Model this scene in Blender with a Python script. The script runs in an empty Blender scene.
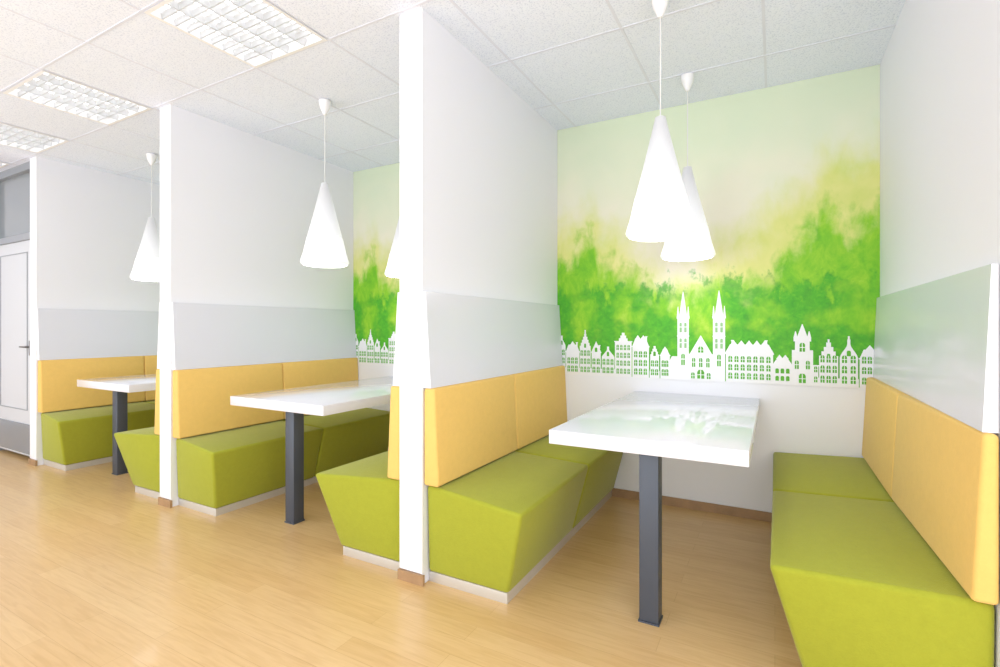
import bpy, bmesh, math, random
from mathutils import Vector
random.seed(4)
scene = bpy.context.scene
COL = scene.collection
try:
    scene.view_settings.view_transform = 'Standard'
    scene.view_settings.look = 'None'
except Exception as e:
    print(e)

def srgb(r, g, b):
    def f(c):
        c /= 255.0
        return c/12.92 if c <= 0.04045 else ((c+0.055)/1.055)**2.4
    return (f(r), f(g), f(b), 1.0)

# ------------------------------------------------------------ materials
def mat(name, col, rough=0.5, metal=0.0, sheen=0.0, coat=0.0, bump=0.0, bscale=200, var=0.0, vscale=5, emis=0.0, ecol=None, spec=0.5, vrough=.7):
    m = bpy.data.materials.new(name); m.use_nodes = True
    nt = m.node_tree; N = nt.nodes; L = nt.links
    b = N['Principled BSDF']
    b.inputs['Base Color'].default_value = col
    b.inputs['Roughness'].default_value = rough
    b.inputs['Metallic'].default_value = metal
    b.inputs['Specular IOR Level'].default_value = spec
    if sheen:
        b.inputs['Sheen Weight'].default_value = sheen
        b.inputs['Sheen Roughness'].default_value = 0.4
        b.inputs['Sheen Tint'].default_value = (1, 1, .8, 1)
    if coat:
        b.inputs['Coat Weight'].default_value = coat
        b.inputs['Coat Roughness'].default_value = 0.04
    if emis:
        b.inputs['Emission Color'].default_value = ecol or (1, 1, 1, 1)
        b.inputs['Emission Strength'].default_value = emis
    tc = N.new('ShaderNodeTexCoord')
    if bump:
        no = N.new('ShaderNodeTexNoise'); no.inputs['Scale'].default_value = bscale
        no.inputs['Detail'].default_value = 3
        L.new(tc.outputs['Object'], no.inputs['Vector'])
        bp = N.new('ShaderNodeBump'); bp.inputs['Strength'].default_value = bump
        bp.inputs['Distance'].default_value = 0.003
        L.new(no.outputs['Fac'], bp.inputs['Height'])
        L.new(bp.outputs['Normal'], b.inputs['Normal'])
    if var:
        no = N.new('ShaderNodeTexNoise'); no.inputs['Scale'].default_value = vscale
        no.inputs['Detail'].default_value = 7; no.inputs['Roughness'].default_value = vrough
        L.new(tc.outputs['Object'], no.inputs['Vector'])
        cr = N.new('ShaderNodeMapRange'); cr.inputs['From Min'].default_value = .3; cr.inputs['From Max'].default_value = .7
        L.new(no.outputs['Fac'], cr.inputs['Value'])
        mx = N.new('ShaderNodeMix'); mx.data_type = 'RGBA'
        mx.inputs[6].default_value = tuple(c*(1-var) for c in col[:3])+(1,)
        mx.inputs[7].default_value = tuple(min(1, c*(1+var)) for c in col[:3])+(1,)
        L.new(cr.outputs[0], mx.inputs[0])
        L.new(mx.outputs[2], b.inputs['Base Color'])
    return m

M_wall = mat('wall_paint', srgb(240, 241, 246), 0.6, bump=0.05, bscale=300)
M_part = mat('partition_paint', srgb(236, 236, 243), 0.55, bump=0.04, bscale=300)
M_post = mat('post_paint', srgb(242, 242, 246), 0.4)
M_panel = mat('gloss_white_panel', srgb(219, 220, 229), 0.15, spec=.45)
M_edge = mat('panel_edge_white', srgb(242, 242, 246), 0.3)
M_table = mat('gloss_white_laminate', srgb(230, 230, 238), 0.09, coat=0.3)
M_leg = mat('anthracite_metal', srgb(78, 84, 95), 0.45, metal=0.2)
M_green = mat('lime_velvet', srgb(162, 166, 53), 0.9, sheen=0.3, bump=0.5, bscale=180, var=0.06, vscale=26, spec=.12, vrough=.85)
M_yellow = mat('yellow_velvet', srgb(234, 194, 112), 0.9, sheen=0.2, bump=0.4, bscale=180, var=0.04, vscale=26, spec=.12, vrough=.85)
M_steel = mat('brushed_steel', srgb(215, 212, 206), 0.4, metal=0.5)
M_base = mat('oak_skirting', srgb(168, 134, 98), 0.5, var=0.15, vscale=12)
M_print_white = mat('printed_white', srgb(243, 243, 246), 0.6)
M_alu = mat('louvre_aluminium', srgb(214, 216, 219), 0.3, metal=0.35)
M_white_metal = mat('white_metal', srgb(240, 240, 242), 0.4)
M_cord = mat('white_cord', srgb(225, 225, 225), 0.5)
M_tube = mat('lit_tube', (1, 1, 1, 1), 0.5, emis=2.6)
M_back = mat('reflector_tray', srgb(225, 226, 228), 0.4)
M_bar = mat('ceiling_bar', srgb(224, 227, 240), 0.5)
M_doorframe = mat('grey_frame', srgb(150, 154, 160), 0.4)
M_door = mat('door_light_grey', srgb(205, 207, 211), 0.4)
M_doorgrey = mat('door_lower_grey', srgb(128, 134, 141), 0.25)
M_chrome = mat('handle_metal', srgb(120, 120, 122), 0.3, metal=0.9)
M_trans = mat('transom_glass', srgb(140, 145, 148), 0.08)

def shade_mat():
    m = mat('opal_shade', srgb(172, 173, 176), 0.35)
    nt = m.node_tree; N = nt.nodes; L = nt.links; b = N['Principled BSDF']
    tc = N.new('ShaderNodeTexCoord'); sp = N.new('ShaderNodeSeparateXYZ')
    L.new(tc.outputs['Object'], sp.inputs[0])
    mr = N.new('ShaderNodeMapRange')
    mr.inputs['From Min'].default_value = -0.62; mr.inputs['From Max'].default_value = -1.02
    mr.inputs['To Min'].default_value = 0.28; mr.inputs['To Max'].default_value = 0.72
    L.new(sp.outputs['Z'], mr.inputs['Value'])
    b.inputs['Emission Color'].default_value = (1, 1, 1, 1)
    L.new(mr.outputs[0], b.inputs['Emission Strength'])
    return m
M_shade = shade_mat()
M_mouth = mat('opal_diffuser', (1, 1, 1, 1), 0.4, emis=10.0)

def ceil_mat():
    m = mat('mineral_tile', srgb(236, 237, 238), 0.9)
    nt = m.node_tree; N = nt.nodes; L = nt.links; b = N['Principled BSDF']
    tc = N.new('ShaderNodeTexCoord')
    no = N.new('ShaderNodeTexNoise'); no.inputs['Scale'].default_value = 125; no.inputs['Detail'].default_value = 5
    no.inputs['Roughness'].default_value = .6
    L.new(tc.outputs['Object'], no.inputs['Vector'])
    cr = N.new('ShaderNodeValToRGB')
    cr.color_ramp.elements[0].position = 0.37; cr.color_ramp.elements[0].color = srgb(213, 220, 238)
    cr.color_ramp.elements[1].position = 0.48; cr.color_ramp.elements[1].color = srgb(237, 242, 255)
    L.new(no.outputs['Fac'], cr.inputs[0]); L.new(cr.outputs[0], b.inputs['Base Color'])
    bp = N.new('ShaderNodeBump'); bp.inputs['Strength'].default_value = 0.2; bp.inputs['Distance'].default_value = 0.003
    L.new(no.outputs['Fac'], bp.inputs['Height']); L.new(bp.outputs['Normal'], b.inputs['Normal'])
    return m
M_ceil = ceil_mat()

def floor_mat():
    m = mat('oak_laminate', srgb(222, 176, 118), 0.31, coat=0.08)
    nt = m.node_tree; N = nt.nodes; L = nt.links; b = N['Principled BSDF']
    tc = N.new('ShaderNodeTexCoord')
    br = N.new('ShaderNodeTexBrick')
    br.inputs['Scale'].default_value = 1.0
    br.inputs['Brick Width'].default_value = 1.1; br.inputs['Row Height'].default_value = 0.10
    br.inputs['Mortar Size'].default_value = 0.001; br.inputs['Mortar Smooth'].default_value = 0.5
    br.inputs['Color1'].default_value = srgb(228, 193, 139)
    br.inputs['Color2'].default_value = srgb(221, 183, 127)
    br.inputs['Mortar'].default_value = srgb(203, 162, 108)
    br.offset = 0.37
    L.new(tc.outputs['Object'], br.inputs['Vector'])
    mp = N.new('ShaderNodeMapping'); mp.inputs['Scale'].default_value = (3.0, 36, 1)
    L.new(tc.outputs['Object'], mp.inputs['Vector'])
    no = N.new('ShaderNodeTexNoise'); no.inputs['Scale'].default_value = 1.6; no.inputs['Detail'].default_value = 6
    no.inputs['Distortion'].default_value = 0.8
    L.new(mp.outputs[0], no.inputs['Vector'])
    cr = N.new('ShaderNodeValToRGB')
    cr.color_ramp.elements[0].position = 0.3; cr.color_ramp.elements[0].color = (0.84, 0.77, 0.67, 1)
    cr.color_ramp.elements[1].position = 0.6; cr.color_ramp.elements[1].color = (1, 1, 1, 1)
    L.new(no.outputs['Fac'], cr.inputs[0])
    mx = N.new('ShaderNodeMix'); mx.data_type = 'RGBA'; mx.blend_type = 'MULTIPLY'; mx.inputs[0].default_value = 0.6
    L.new(br.outputs['Color'], mx.inputs[6]); L.new(cr.outputs[0], mx.inputs[7])
    L.new(mx.outputs[2], b.inputs['Base Color'])
    return m
M_floor = floor_mat()

# watercolour mural (local coordinates: x 0..2.06 along wall, z = height above floor)
def mural_mat():
    m = mat('watercolour_print', (1, 1, 1, 1), 0.6)
    nt = m.node_tree; N = nt.nodes; L = nt.links; b = N['Principled BSDF']
    tc = N.new('ShaderNodeTexCoord'); sp = N.new('ShaderNodeSeparateXYZ')
    L.new(tc.outputs['Object'], sp.inputs[0])
    def math_(op, a, c=None):
        n = N.new('ShaderNodeMath'); n.operation = op
        for i, v in enumerate((a, c)):
            if v is None: continue
            if isinstance(v, (int, float)): n.inputs[i].default_value = v
            else: L.new(v, n.inputs[i])
        return n.outputs[0]
    def noise(scale, detail=4, rough=0.5, vec=None, dist=0.0):
        n = N.new('ShaderNodeTexNoise'); n.inputs['Scale'].default_value = scale
        n.inputs['Detail'].default_value = detail; n.inputs['Roughness'].default_value = rough
        n.inputs['Distortion'].default_value = dist
        L.new(vec or tc.outputs['Object'], n.inputs['Vector'])
        return n.outputs['Fac']
    def ramp(fac, stops):
        cr = N.new('ShaderNodeValToRGB'); r = cr.color_ramp
        r.elements[0].position = stops[0][0]; r.elements[0].color = srgb(*stops[0][1])
        r.elements[1].position = stops[-1][0]; r.elements[1].color = srgb(*stops[-1][1])
        for p, cc in stops[1:-1]:
            e = r.elements.new(p); e.color = srgb(*cc)
        L.new(fac, cr.inputs[0]); return cr.outputs[0]
    def mix(f, a, c):
        mx = N.new('ShaderNodeMix'); mx.data_type = 'RGBA'
        L.new(f, mx.inputs[0]); L.new(a, mx.inputs[6]); L.new(c, mx.inputs[7]); return mx.outputs[2]
    def curve(pts):
        fc = N.new('ShaderNodeFloatCurve'); c = fc.mapping.curves[0]
        c.points[0].location = pts[0]; c.points[1].location = pts[-1]
        for p in pts[1:-1]: c.points.new(*p)
        fc.mapping.update(); L.new(xn, fc.inputs['Value']); return fc.outputs[0]
    def rng(v, a, c, to=1.0):
        n = N.new('ShaderNodeMapRange'); n.inputs['From Min'].default_value = a; n.inputs['From Max'].default_value = c
        n.inputs['To Max'].default_value = to; n.interpolation_type = 'SMOOTHSTEP'
        L.new(v, n.inputs['Value']); return n.outputs[0]
    xn = math_('DIVIDE', sp.outputs['X'], 2.06)
    mp = N.new('ShaderNodeMapping'); mp.inputs['Scale'].default_value = (1.3, 1, .72)
    L.new(tc.outputs['Object'], mp.inputs['Vector']); sv = mp.outputs[0]
    nbig = math_('SUBTRACT', noise(2.8, 2, .5, None, .2), .5)
    nmid = math_('SUBTRACT', noise(7.0, 5, .58, sv, .25), .5)
    nfin = math_('SUBTRACT', noise(38, 6, .68), .5)
    z = sp.outputs['Z']
    B1 = math_('ADD', math_('MULTIPLY', curve([(0, .66), (.06, .72), (.13, .73), (.19, .65), (.26, .58), (.33, .48), (.42, .38), (.50, .42), (.58, .56), (.66, .60), (.74, .66), (.82, .78), (.90, .88), (.95, .85), (1, .87)]), 1.5), 1.02)
    B2 = math_('ADD', math_('MULTIPLY', curve([(0, .50), (.04, .48), (.08, .60), (.13, .62), (.17, .48), (.22, .46), (.27, .42), (.33, .36), (.42, .30), (.50, .31), (.58, .38), (.66, .35), (.74, .41), (.80, .52), (.85, .64), (.90, .58), (.94, .54), (1, .62)]), 1.5), 1.02)
    t1 = math_('ADD', math_('SUBTRACT', B1, z), math_('ADD', math_('MULTIPLY', nbig, .5), math_('MULTIPLY', nmid, .45)))
    t2 = math_('ADD', math_('SUBTRACT', B2, z), math_('ADD', math_('MULTIPLY', nbig, .3), math_('ADD', math_('MULTIPLY', nmid, .65), math_('MULTIPLY', nfin, .09))))
    sky = ramp(rng(math_('ADD', z, math_('MULTIPLY', nbig, .7)), 1.6, 2.8), [(0, (240, 234, 214)), (.35, (237, 235, 213)), (.7, (229, 234, 208)), (1, (219, 231, 203))])
    haze = ramp(noise(5, 4, .5, None, .3), [(.3, (204, 218, 84)), (.7, (226, 226, 122))])
    leaf = ramp(noise(6, 6, .7, sv, .5), [(.28, (80, 174, 24)), (.45, (118, 196, 20)), (.6, (150, 208, 36)), (.75, (192, 220, 80))])
    deep = ramp(noise(18, 6, .72, None, .4), [(.3, (36, 142, 36)), (.55, (70, 174, 34)), (.75, (118, 196, 44))])
    c1 = mix(rng(t1, -.22, .22, .8), sky, haze)
    c2 = mix(rng(t2, -.13, .13, .96), c1, leaf)
    zb = math_('ADD', z, math_('ADD', math_('MULTIPLY', nmid, .7), math_('ADD', math_('MULTIPLY', nfin, .14), math_('MULTIPLY', nbig, .35))))
    dk = math_('MULTIPLY', rng(zb, 1.57, 1.48), rng(noise(3.3, 4, .5), .38, .52))
    c3 = mix(math_('MULTIPLY', dk, .85), c2, deep)
    L.new(c3, b.inputs['Base Color'])
    return m
M_mural = mural_mat()
M_win = mat('printed_green', srgb(92, 176, 46), 0.6, var=0.2, vscale=6)

# ------------------------------------------------------------ mesh helpers
def link(o): COL.objects.link(o); return o

def mesh_obj(name, verts, faces, mats, parent=None, loc=(0, 0, 0), bevel=0, seg=3, fmat=None, smooth=False, recalc=True):
    me = bpy.data.meshes.new(name)
    bm = bmesh.new()
    vs = [bm.verts.new(v) for v in verts]
    for i, f in enumerate(faces):
        fc = bm.faces.new([vs[k] for k in f])
        if fmat: fc.material_index = fmat[i]
    if recalc: bmesh.ops.recalc_face_normals(bm, faces=bm.faces)
    if bevel:
        bmesh.ops.bevel(bm, geom=list(bm.edges), offset=bevel, segments=seg, profile=0.5, affect='EDGES')
    if smooth or bevel:
        for f in bm.faces: f.smooth = True
    bm.to_mesh(me); bm.free()
    if not isinstance(mats, (list, tuple)): mats = [mats]
    for m in mats: me.materials.append(m)
    if bevel:
        try: me.set_sharp_from_angle(angle=math.radians(50))
        except Exception: pass
    o = link(bpy.data.objects.new(name, me))
    o.location = loc
    if parent: o.parent = parent
    return o

BF = [(0, 1, 2, 3), (7, 6, 5, 4), (0, 4, 5, 1), (1, 5, 6, 2), (2, 6, 7, 3), (3, 7, 4, 0)]
def boxv(a, b):
    x0, y0, z0 = a; x1, y1, z1 = b
    return [(x0, y0, z0), (x1, y0, z0), (x1, y1, z0), (x0, y1, z0), (x0, y0, z1), (x1, y0, z1), (x1, y1, z1), (x0, y1, z1)]
def box(name, a, b, m, parent=None, bevel=0, seg=2, loc=(0, 0, 0)):
    return mesh_obj(name, boxv(a, b), BF, m, parent, loc, bevel, seg)
def boxes(name, lst, m, parent=None, loc=(0, 0, 0)):
    V = []; F = []
    for a, b in lst:
        k = len(V); V += boxv(a, b); F += [tuple(i+k for i in f) for f in BF]
    return mesh_obj(name, V, F, m, parent, loc)
def revolve(name, prof, m, parent=None, loc=(0, 0, 0), n=48, sharp=45):
    V = []; F = []
    for r, z in prof:
        for i in range(n):
            a = 2*math.pi*i/n; V.append((r*math.cos(a), r*math.sin(a), z))
    for j in range(len(prof)-1):
        for i in range(n):
            F.append((j*n+i, j*n+(i+1) % n, (j+1)*n+(i+1) % n, (j+1)*n+i))
    F.append(tuple(range(n))); F.append(tuple((len(prof)-1)*n+i for i in range(n)))
    o = mesh_obj(name, V, F, m, parent, loc, smooth=True)
    try: o.data.set_sharp_from_angle(angle=math.radians(sharp))
    except Exception: pass
    return o
def empty(name, loc, label, cat, group=None):
    e = link(bpy.data.objects.new(name, None)); e.location = loc; e.empty_display_size = .1
    e['label'] = label; e['category'] = cat
    if group: e['group'] = group
    return e
def structure(o): o['kind'] = 'structure'; return o
def clone(src, parts, loc, label=None, group=None):
    e = src.copy(); e.location = loc; COL.objects.link(e)
    if label: e['label'] = label
    m = {src: e}
    for p in parts:
        q = p.copy(); COL.objects.link(q); q.parent = m[p.parent]; m[p] = q
    return e

# ------------------------------------------------------------ setting
H = 2.83; YB = 3.70; YF = 1.968
PART = [(-6.055, -5.915), (-3.858, -3.718), (-1.656, -1.514), (0.549, 0.70)]
PY = [YF, YF, YF, 1.87]
structure(box('floor', (-8.6, -2.6, -0.1), (3.0, YB+.15, 0), M_floor))
# suspended ceiling with real openings for the recessed lights
FXX = [-6.70, -5.475, -4.20, -2.435]; FY = 1.625; HQ = .297
cl = [((-8.6, -2.6, H), (3.0, FY-HQ, H+.12)), ((-8.6, FY+HQ, H), (3.0, YB+.15, H+.12))]
px = -8.6
for x in FXX:
    cl.append(((px, FY-HQ, H), (x-HQ, FY+HQ, H+.12))); px = x+HQ
cl.append(((px, FY-HQ, H), (3.0, FY+HQ, H+.12)))
structure(boxes('ceiling', cl, M_ceil))
structure(box('wall_back', (-8.6, YB, 0), (3.0, YB+.15, H), M_wall))
structure(box('wall_left', (-8.6, -2.6, 0), (-8.5, YB, H), M_wall))
for i, (a, b) in enumerate(PART):
    y = PY[i]
    structure(box(f'wall_partition_{i+1}', (a, y, 0), (b, YB, H), M_part))
    structure(boxes(f'trim_{i+1}', [((a, y-.005, .055), (b, y-.0005, H))], M_post))
    structure(boxes(f'baseboard_partition_{i+1}', [((a-.004, y-.016, 0), (b+.012, y-.0005, .05))], M_base))
for i in range(3):
    structure(box(f'baseboard_back_{i+1}', (PART[i][1]+.001, YB-.014, 0), (PART[i+1][0]-.001, YB-.0005, .06), M_base))

# suspended ceiling bars
bars = []
def ybar(x):
    if any(abs(x-f) < HQ for f in FXX):
        bars.append(((x-.007, -2.5, H-.002), (x+.007, FY-HQ, H))); bars.append(((x-.007, FY+HQ, H-.002), (x+.007, YB-.001, H)))
    else: bars.append(((x-.007, -2.5, H-.002), (x+.007, YB-.001, H)))
for x in (-.05, -.705, -1.36, .605, 1.26, -2.125, -2.745, -3.31, -3.89, -4.51, -5.165, -5.785, -6.39, -7.01, -7.6, -8.2): ybar(x)
for y in [1.935, 2.60, 3.26, 1.315, .68, .05, -.58, -1.21, -1.84]:
    bars.append(((-8.5, y-.007, H-.0025), (3.0, y+.007, H)))
structure(boxes('trim_5', bars, M_bar))

# ------------------------------------------------------------ booth benches
def bench(s, x, label, ext=0.0):
    e = empty('booth_bench', (x, YF, 0), label, 'bench', 'upholstered booth benches')
    parts = []
    def P(v): return [(s*a, b, c) for a, b, c in v]
    g = .004
    def block(name, bot, top, m, bev, fmat=None):
        o = mesh_obj(name, P(bot+top), BF, m, e, bevel=bev, seg=4, fmat=fmat); parts.append(o); return o
    yb = 1.728; ym = .855
    block('seat', [(.004, .035-ext, .05), (.455, .035, .05), (.455, ym, .05), (.004, ym, .05)],
          [(.004, .022-ext, .485), (.568, -.055, .46), (.563, ym, .46), (.004, ym, .485)], M_green, .020)
    block('seat', [(.004, ym+g, .05), (.455, ym+g, .05), (.455, yb, .05), (.004, yb, .05)],
          [(.004, ym+g, .485), (.563, ym+g, .46), (.563, yb, .46), (.004, yb, .485)], M_green, .020)
    tb = .092-ext*.3
    block('backrest', [(.004, -ext, .488), (tb, -ext, .488), (.092, ym, .488), (.004, ym, .488)],
          [(.004, -ext, .965), (tb-.024, -ext, .965), (.068, ym, .965), (.004, ym, .965)], M_yellow, .013)
    block('backrest', [(.004, ym+g, .488), (.092, ym+g, .488), (.092, yb, .488), (.004, yb, .488)],
          [(.004, ym+g, .965), (.068, ym+g, .965), (.068, yb, .965), (.004, yb, .965)], M_yellow, .013)
    pw = .048 if not ext else .036
    ye = -ext*.8
    o = block('upper_panel', [(.002, ye, .966), (pw, ye, .966), (pw, yb, .966), (.002, yb, .966)],
              [(.002, ye, 1.44), (.017, ye, 1.44), (.017, yb, 1.44), (.002, yb, 1.44)], [M_edge, M_panel], 0,
              fmat=[0, 0, 0, 1, 0, 0])
    o['label'] = 'glossy white leaning panel above the backrest'
    o = block('plinth', [(.004, .045, .0), (.445, .045, .0), (.445, yb, .0), (.004, yb, .0)],
              [(.004, .045, .0495), (.445, .045, .0495), (.445, yb, .0495), (.004, yb, .0495)], M_steel, .001)
    o['label'] = 'brushed metal plinth strip'
    return e, parts
LB = 'lime green upholstered booth bench with yellow backrest along a white partition'
bl, pl = bench(1, PART[2][1], LB)
br_, pr = bench(-1, PART[2][0], LB)
bench(-1, PART[3][0], LB, .095)
for i in (0, 1): clone(bl, pl, (PART[i][1], YF, 0))
clone(br_, pr, (PART[1][0], YF, 0))

# ------------------------------------------------------------ tables
def table(cx, wl=.408):
    e = empty('dining_table', (cx, 2.21, 0), 'glossy white booth table with one square anthracite leg', 'table', 'white booth tables')
    w = .408
    t = box('tabletop', (-wl, -.11, .735), (w, YB-.003-2.21, .797), M_table, e, bevel=.002)
    l = box('leg', (-.018, -.04, .008), (.062, .04, .735), M_leg, e, bevel=.002)
    f = box('foot_plate', (-.022, -.044, 0), (.066, .044, .008), M_leg, e)
    return e, [t, l, f]
table(-.493)
te, tp = table(-.493-2.27, .490)
clone(te, tp, (-.493-4.50, 2.21, 0))

# ------------------------------------------------------------ pendant lamps
pe = empty('pendant_lamp', (-.475, 2.44, H), 'glowing white cone pendant lamp hanging over a booth table', 'lamp', 'cone pendant lamps')
can = revolve('ceiling_canopy', [(.040, -.005), (.040, -.02), (.034, -.05), (.018, -.085), (.010, -.10)], M_white_metal, pe)
cord = revolve('cord', [(.003, -.10), (.003, -.58)], M_cord, pe, n=10)
shd = revolve('lamp_shade', [(.016, -.570), (.024, -.574), (.034, -.62), (.080, -.81), (.114, -.94), (.111, -.945), (.118, -.95), (.140, -1.05), (.157, -1.105), (.160, -1.118), (.155, -1.130), (.146, -1.135)], M_shade, pe, sharp=25)
mth = revolve('diffuser', [(.144, -1.1355), (.13, -1.139), (.05, -1.141)], M_mouth, pe)
pp = [can, cord, shd, mth]
for i in range(3):
    cx = (-.475, -2.72, -4.93)[i]
    for y in (2.44, 3.28):
        if i == 0 and y == 2.44: continue
        clone(pe, pp, (cx, y, H))

# ------------------------------------------------------------ louvred ceiling lights (recessed)
fe = empty('ceiling_light', (FXX[-1], FY, H), 'square recessed fluorescent ceiling light with aluminium louvre grid', 'ceiling light', 'louvred ceiling lights')
q = HQ-.002; r_ = .010
fr = boxes('frame', [((-q-.010, -q-.010, -.007), (q+.010, -q+r_, -.0055)), ((-q-.010, q-r_, -.007), (q+.010, q+.010, -.0055)),
                     ((-q-.010, -q+r_, -.007), (-q+r_, q-r_, -.0055)), ((q-r_, -q+r_, -.007), (q+.010, q-r_, -.0055)),
                     ((-q, -q, -.0055), (-q+.004, q, .09)), ((q-.004, -q, -.0055), (q, q, .09)),
                     ((-q+.004, -q, -.0055), (q-.004, -q+.004, .09)), ((-q+.004, q-.004, -.0055), (q-.004, q, .09))], M_white_metal, fe)
V = []; F = []
def vblade(p0, p1, prof):
    d = (Vector(p1)-Vector(p0)).normalized(); n = Vector((-d.y, d.x, 0))
    k = len(V)
    for z, w in prof:
        for p in (p0, p1):
            for sgn in (-1, 1):
                v = Vector(p)+n*w*sgn; V.append((v.x, v.y, z))
    F.append((k, k+1, k+3, k+2)); e_ = k+4*(len(prof)-1); F.append((e_, e_+2, e_+3, e_+1))
    for j in range(len(prof)-1):
        a = k+4*j; b2 = a+4
        F.extend([(a, a+2, b2+2, b2), (a+1, b2+1, b2+3, a+3), (a, b2, b2+1, a+1), (a+2, a+3, b2+3, b2+2)])
qi = q-.006
PR1 = [(.034, .014), (.020, .009), (.008, .006), (-.003, .0045)]
PR2 = [(.026, .010), (.016, .006), (.008, .0045), (-.002, .0035)]
for i in range(1, 4):
    x = -qi+2*qi*i/4
    vblade((x, -qi, 0), (x, qi, 0), PR1)
for i in range(1, 9):
    y = -qi+2*qi*i/9
    vblade((-qi, y, 0), (qi, y, 0), PR2)
lv = mesh_obj('louvre', V, F, M_alu, fe)
tray = box('reflector_tray', (-qi, -qi, .068), (qi, qi, .072), M_back, fe)
fparts = [fr, lv, tray]
for i in range(4):
    x = -qi+2*qi*(i+.5)/4
    fparts.append(boxes('fluorescent_tube', [((x-.018, -qi+.02, .040), (x+.018, qi-.02, .062))], M_tube, fe))
for x in FXX[:-1]: clone(fe, fparts, (x, FY, H))

# ------------------------------------------------------------ mural
W = PART[3][0]-PART[2][1]
def build_mural(x0):
    e = empty('wall_mural', (x0, YB, .0), 'green watercolour wall mural with white old-town skyline silhouette', 'mural', 'skyline murals')
    mesh = box('watercolour_print', (.001, -.002, .90), (W-.001, -.0005, H-.001), M_mural, e)
    V = []; F = []; FM = []
    XO = PART[2][1]
    def poly(pts, mi):
        k = len(V)
        y = (-.0024 - len(F)*4e-6) if mi == 0 else -.0055
        for px, pz in pts: V.append((min(W-.002, max(.002, px-XO)), y, pz))
        F.append(tuple(range(k, k+len(pts)))); FM.append(mi)
    Z0 = .895
    def rect(x0, x1, z0, z1, mi=0): poly([(x0, z0), (x1, z0), (x1, z1), (x0, z1)], mi)
    def win(cx, z, w, h, arch=True):
        if cx-w/2-XO < .006 or cx+w/2-XO > W-.006: return
        a = [(cx-w/2, z), (cx+w/2, z), (cx+w/2, z+h)]
        if arch: a += [(cx+w*.3, z+h+w*.35), (cx-w*.3, z+h+w*.35)]
        a += [(cx-w/2, z+h)]
        poly(a, 1)
        if h > .028:
            rect2 = [(cx-w*.07, z), (cx+w*.07, z), (cx+w*.07, z+h+w*.3), (cx-w*.07, z+h+w*.3)]
            k = len(V)
            for px, pz in rect2: V.append((px-XO, -.0057, pz))
            F.append(tuple(range(k, k+4))); FM.append(0)
            k = len(V)
            for px, pz in [(cx-w*.5, z+h*.55), (cx+w*.5, z+h*.55), (cx+w*.5, z+h*.65), (cx-w*.5, z+h*.65)]: V.append((px-XO, -.00575, pz))
            F.append(tuple(range(k, k+4))); FM.append(0)
    def gable(x0, x1, zb, zt, steps=0, cap=.0):
        c = (x0+x1)/2; hw = (x1-x0)/2
        if steps == 0:
            poly([(x0-.006, zb), (x1+.006, zb), (c, zt)], 0)
        elif steps < 0:     # curved bell gable
            n = 8; L_ = []; R_ = []
            for i in range(n+1):
                t = i/n; w = hw*(1-t)**.5*(.55+.45*math.cos(t*math.pi)) if t < 1 else 0
                w = max(w, .008)
                R_.append((c+w, zb+(zt-zb)*t)); L_.append((c-w, zb+(zt-zb)*t))
            for i in range(n): poly([L_[i], R_[i], R_[i+1], L_[i+1]], 0)
        else:
            for i in range(steps):
                f = 1-i/steps
                rect(c-hw*f, c+hw*f, zb+(zt-zb)*i/steps, zb+(zt-zb)*(i+1)/steps)
        if cap: rect(c-.005, c+.005, zt-.01, zt+cap)
    def wins(x0, x1, n, rows, w, h):
        for z in rows:
            for i in range(n):
                win(x0+(x1-x0)*(i+.5)/n, z, w, h)
    def house(x0, x1, zb, zt, n, rows, steps=0, w=.022, h=.036, cap=0):
        rect(x0+.004, x1-.004, .95, zb); rect(x0, x1, Z0, .95); gable(x0+.004, x1-.004, zb, zt, steps, cap); wins(x0+.006, x1-.006, n, rows, w, h)
        win((x0+x1)/2, zb+.008, w*.8, min(.026, (zt-zb)*.4))
    def block(x0, x1, zt, n, rows, w=.02, h=.035):
        rect(x0, x1, Z0, zt); rect(x0-.005, x1+.005, zt, zt+.008); wins(x0+.008, x1-.008, n, rows, w, h)
    def roof(x0, x1, z0, z1, ins=.025, dorm=0):
        poly([(x0, z0), (x1, z0), (x1-ins, z1), (x0+ins, z1)], 0)
        for i in range(dorm):
            c = x0+ins+(x1-x0-2*ins)*(i+.5)/dorm; gable(c-.014, c+.014, z1, z1+.028)
    def spire(c, w, zb, zt):
        poly([(c-w/2, zb), (c+w/2, zb), (c+.002, zt), (c-.002, zt)], 0)
    def chim(c, z0, z1): rect(c-.006, c+.006, z0, z1); rect(c-.009, c+.009, z1-.006, z1)
    R3 = (.920, .983, 1.046); R2 = (.920, .983)
    house(-1.513, -1.44, 1.12, 1.20, 2, R3, -1)
    block(-1.44, -1.33, 1.07, 3, R2, .022, .04); roof(-1.44, -1.33, 1.078, 1.13, .02, 1); chim(-1.35, 1.08, 1.15)
    house(-1.33, -1.235, 1.10, 1.215, 3, R3, 5, w=.019, cap=.03)
    house(-1.235, -1.155, 1.07, 1.16, 2, R2, 0, w=.024); chim(-1.17, 1.1, 1.13)
    house(-1.155, -1.05, 1.04, 1.12, 3, R2, -1, w=.022)
    block(-1.05, -.925, 1.155, 4, (.920, .98, 1.038, 1.096), .018, .032); gable(-1.02, -.955, 1.163, 1.225, 3)
    block(-.920, -.80, 1.120, 3, (.920, .983, 1.046), .024, .036); roof(-.920, -.80, 1.128, 1.18, .02, 2); chim(-.82, 1.13, 1.20)
    house(-.795, -.725, 1.05, 1.13, 2, R2, 4, w=.022); block(-.72, -.655, 1.06, 2, R2, .022, .038); roof(-.72, -.655, 1.068, 1.10, .015, 1)
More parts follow.
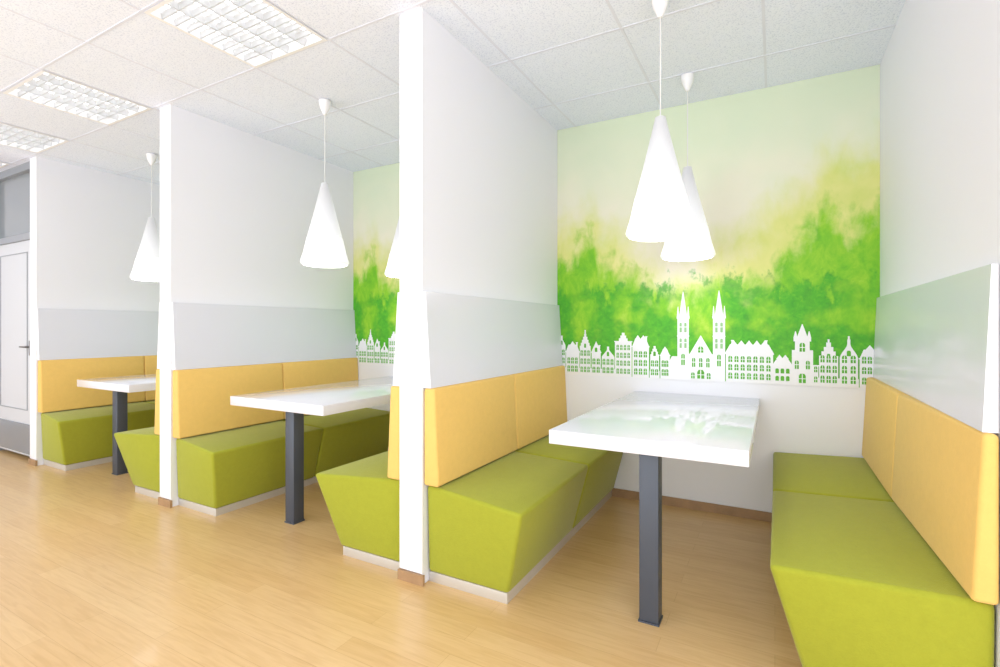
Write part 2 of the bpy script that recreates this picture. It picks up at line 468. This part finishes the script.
    for c in (-.565, -.333):
        rect(c-.038, c+.038, Z0, 1.33)
        rect(c-.043, c+.043, 1.325, 1.34); rect(c-.041, c+.041, 1.2, 1.207)
        spire(c, .054, 1.34, 1.515); rect(c-.007, c+.007, 1.425, 1.435)
        for dx in (-.034, .034): spire(c+dx, .016, 1.34, 1.41)
        for z in (1.23, 1.12):
            win(c-.016, z, .013, .062); win(c+.016, z, .013, .062)
        win(c, 1.0, .024, .07)
    rect(-.53, -.36, Z0, 1.08); gable(-.515, -.383, 1.08, 1.21)
    rect(-.655, -.59, Z0, 1.03); roof(-.655, -.59, 1.03, 1.06, .015)
    for a in (-.495, -.449, -.403): win(a, .99, .022, .055)
    win(-.449, 1.09, .034, .03); win(-.449, .91, .045, .045); win(-.50, .91, .024, .032); win(-.398, .91, .024, .032)
    block(-.290, -.01, 1.085, 7, (.920, .977, 1.032), .024, .032)
    roof(-.295, -.005, 1.093, 1.15, .03, 5); chim(-.25, 1.15, 1.18); chim(-.05, 1.15, 1.18)
    block(-.01, .095, 1.02, 3, (.920, .968), .02, .024); roof(-.01, .095, 1.028, 1.06, .02, 2)
    rect(.095, .21, Z0, 1.12); rect(.112, .192, 1.12, 1.175)
    for c in (.115, .189): rect(c-.011, c+.011, 1.175, 1.20); spire(c, .022, 1.2, 1.24)
    spire(.152, .075, 1.175, 1.285); win(.152, 1.11, .03, .045); win(.122, 1.0, .022, .045); win(.182, 1.0, .022, .045); win(.152, .912, .038, .045)
    block(.21, .238, 1.02, 1, R2, .018, .03)
    house(.238, .345, 1.06, 1.17, 3, R3, 4, w=.022, cap=.02)
    house(.345, .445, 1.08, 1.19, 2, R3, -1, w=.026, cap=.02)
    block(.449, .549, 1.07, 3, R3, .021, .034); roof(.449, .549, 1.078, 1.13, .02, 1)
    sk = mesh_obj('skyline_print', V, F, [M_print_white, M_win], e, fmat=FM, recalc=False)
    return e, [mesh, sk]
me_, mp_ = build_mural(PART[2][1])
for i in (0, 1): clone(me_, mp_, (PART[i][1], YB, 0))

# ------------------------------------------------------------ door at far end
DY = 2.0
structure(box('wall_door', (-8.5, DY, 0), (-7.06, DY+.12, H), M_wall))
structure(boxes('trim_6', [((-7.06, DY-.01, 0), (-7.0, DY+.1, 2.76)), ((-6.12, DY-.01, 0), (-6.058, DY+.1, 2.76)),
                           ((-7.0, DY-.01, 2.10), (-6.12, DY+.1, 2.16)), ((-7.06, DY-.01, 2.76), (-6.058, DY+.1, 2.829))], M_doorframe))
structure(box('window_1', (-6.999, DY+.03, 2.161), (-6.121, DY+.05, 2.759), M_trans))
structure(boxes('door_1', [((-6.995, DY+.01, .04), (-6.125, DY+.05, 2.098)), ], M_door))
structure(boxes('trim_7', [((-6.90, DY+.005, .47), (-6.25, DY+.0095, .478)), ((-6.90, DY+.005, 1.98), (-6.25, DY+.0095, 1.988)),
                           ((-6.90, DY+.005, .478), (-6.892, DY+.0095, 1.98)), ((-6.258, DY+.005, .478), (-6.25, DY+.0095, 1.98))], M_doorframe))
structure(box('trim_8', (-6.995, DY+.001, .06), (-6.125, DY+.0095, .34), M_doorgrey))
hd = empty('door_handle', (-6.19, DY+.0095, 1.08), 'dark metal lever handle on the light grey door', 'door handle')
box('escutcheon', (-.015, -.008, -.08), (.015, 0, .06), M_chrome, hd, bevel=.002)
box('lever', (-.12, -.045, -.008), (.01, -.03, .008), M_chrome, hd, bevel=.003)
box('spindle', (-.007, -.031, -.007), (.007, -.008, .007), M_chrome, hd)

# ------------------------------------------------------------ light
w = bpy.data.worlds.new('World'); scene.world = w; w.use_nodes = True
bg = w.node_tree.nodes['Background']
bg.inputs[0].default_value = (0.945, 0.966, 1.0, 1); bg.inputs[1].default_value = 2.35
for x in (-5.5, -2.0, 1.2):  # added fill lamps behind the camera, aimed up to whiten the ceiling
    ld = bpy.data.lights.new('added_bounce_fill', 'AREA'); ld.energy = 37; ld.shape = 'SQUARE'; ld.size = 2.0; ld.color = (.90, .95, 1)
    lo = link(bpy.data.objects.new('added_bounce_fill', ld)); lo.location = (x, -1.6, .8)
    lo.rotation_euler = (math.radians(180-35), 0, 0)

# ------------------------------------------------------------ camera
cd = bpy.data.cameras.new('camera'); cam = link(bpy.data.objects.new('camera', cd))
cd.lens = 18; cd.sensor_width = 36; cd.shift_y = -0.0055; cd.clip_start = .05
cam.location = (0, 0, 1.26); cam.rotation_euler = (math.radians(90), 0, math.radians(28.8))
scene.camera = cam
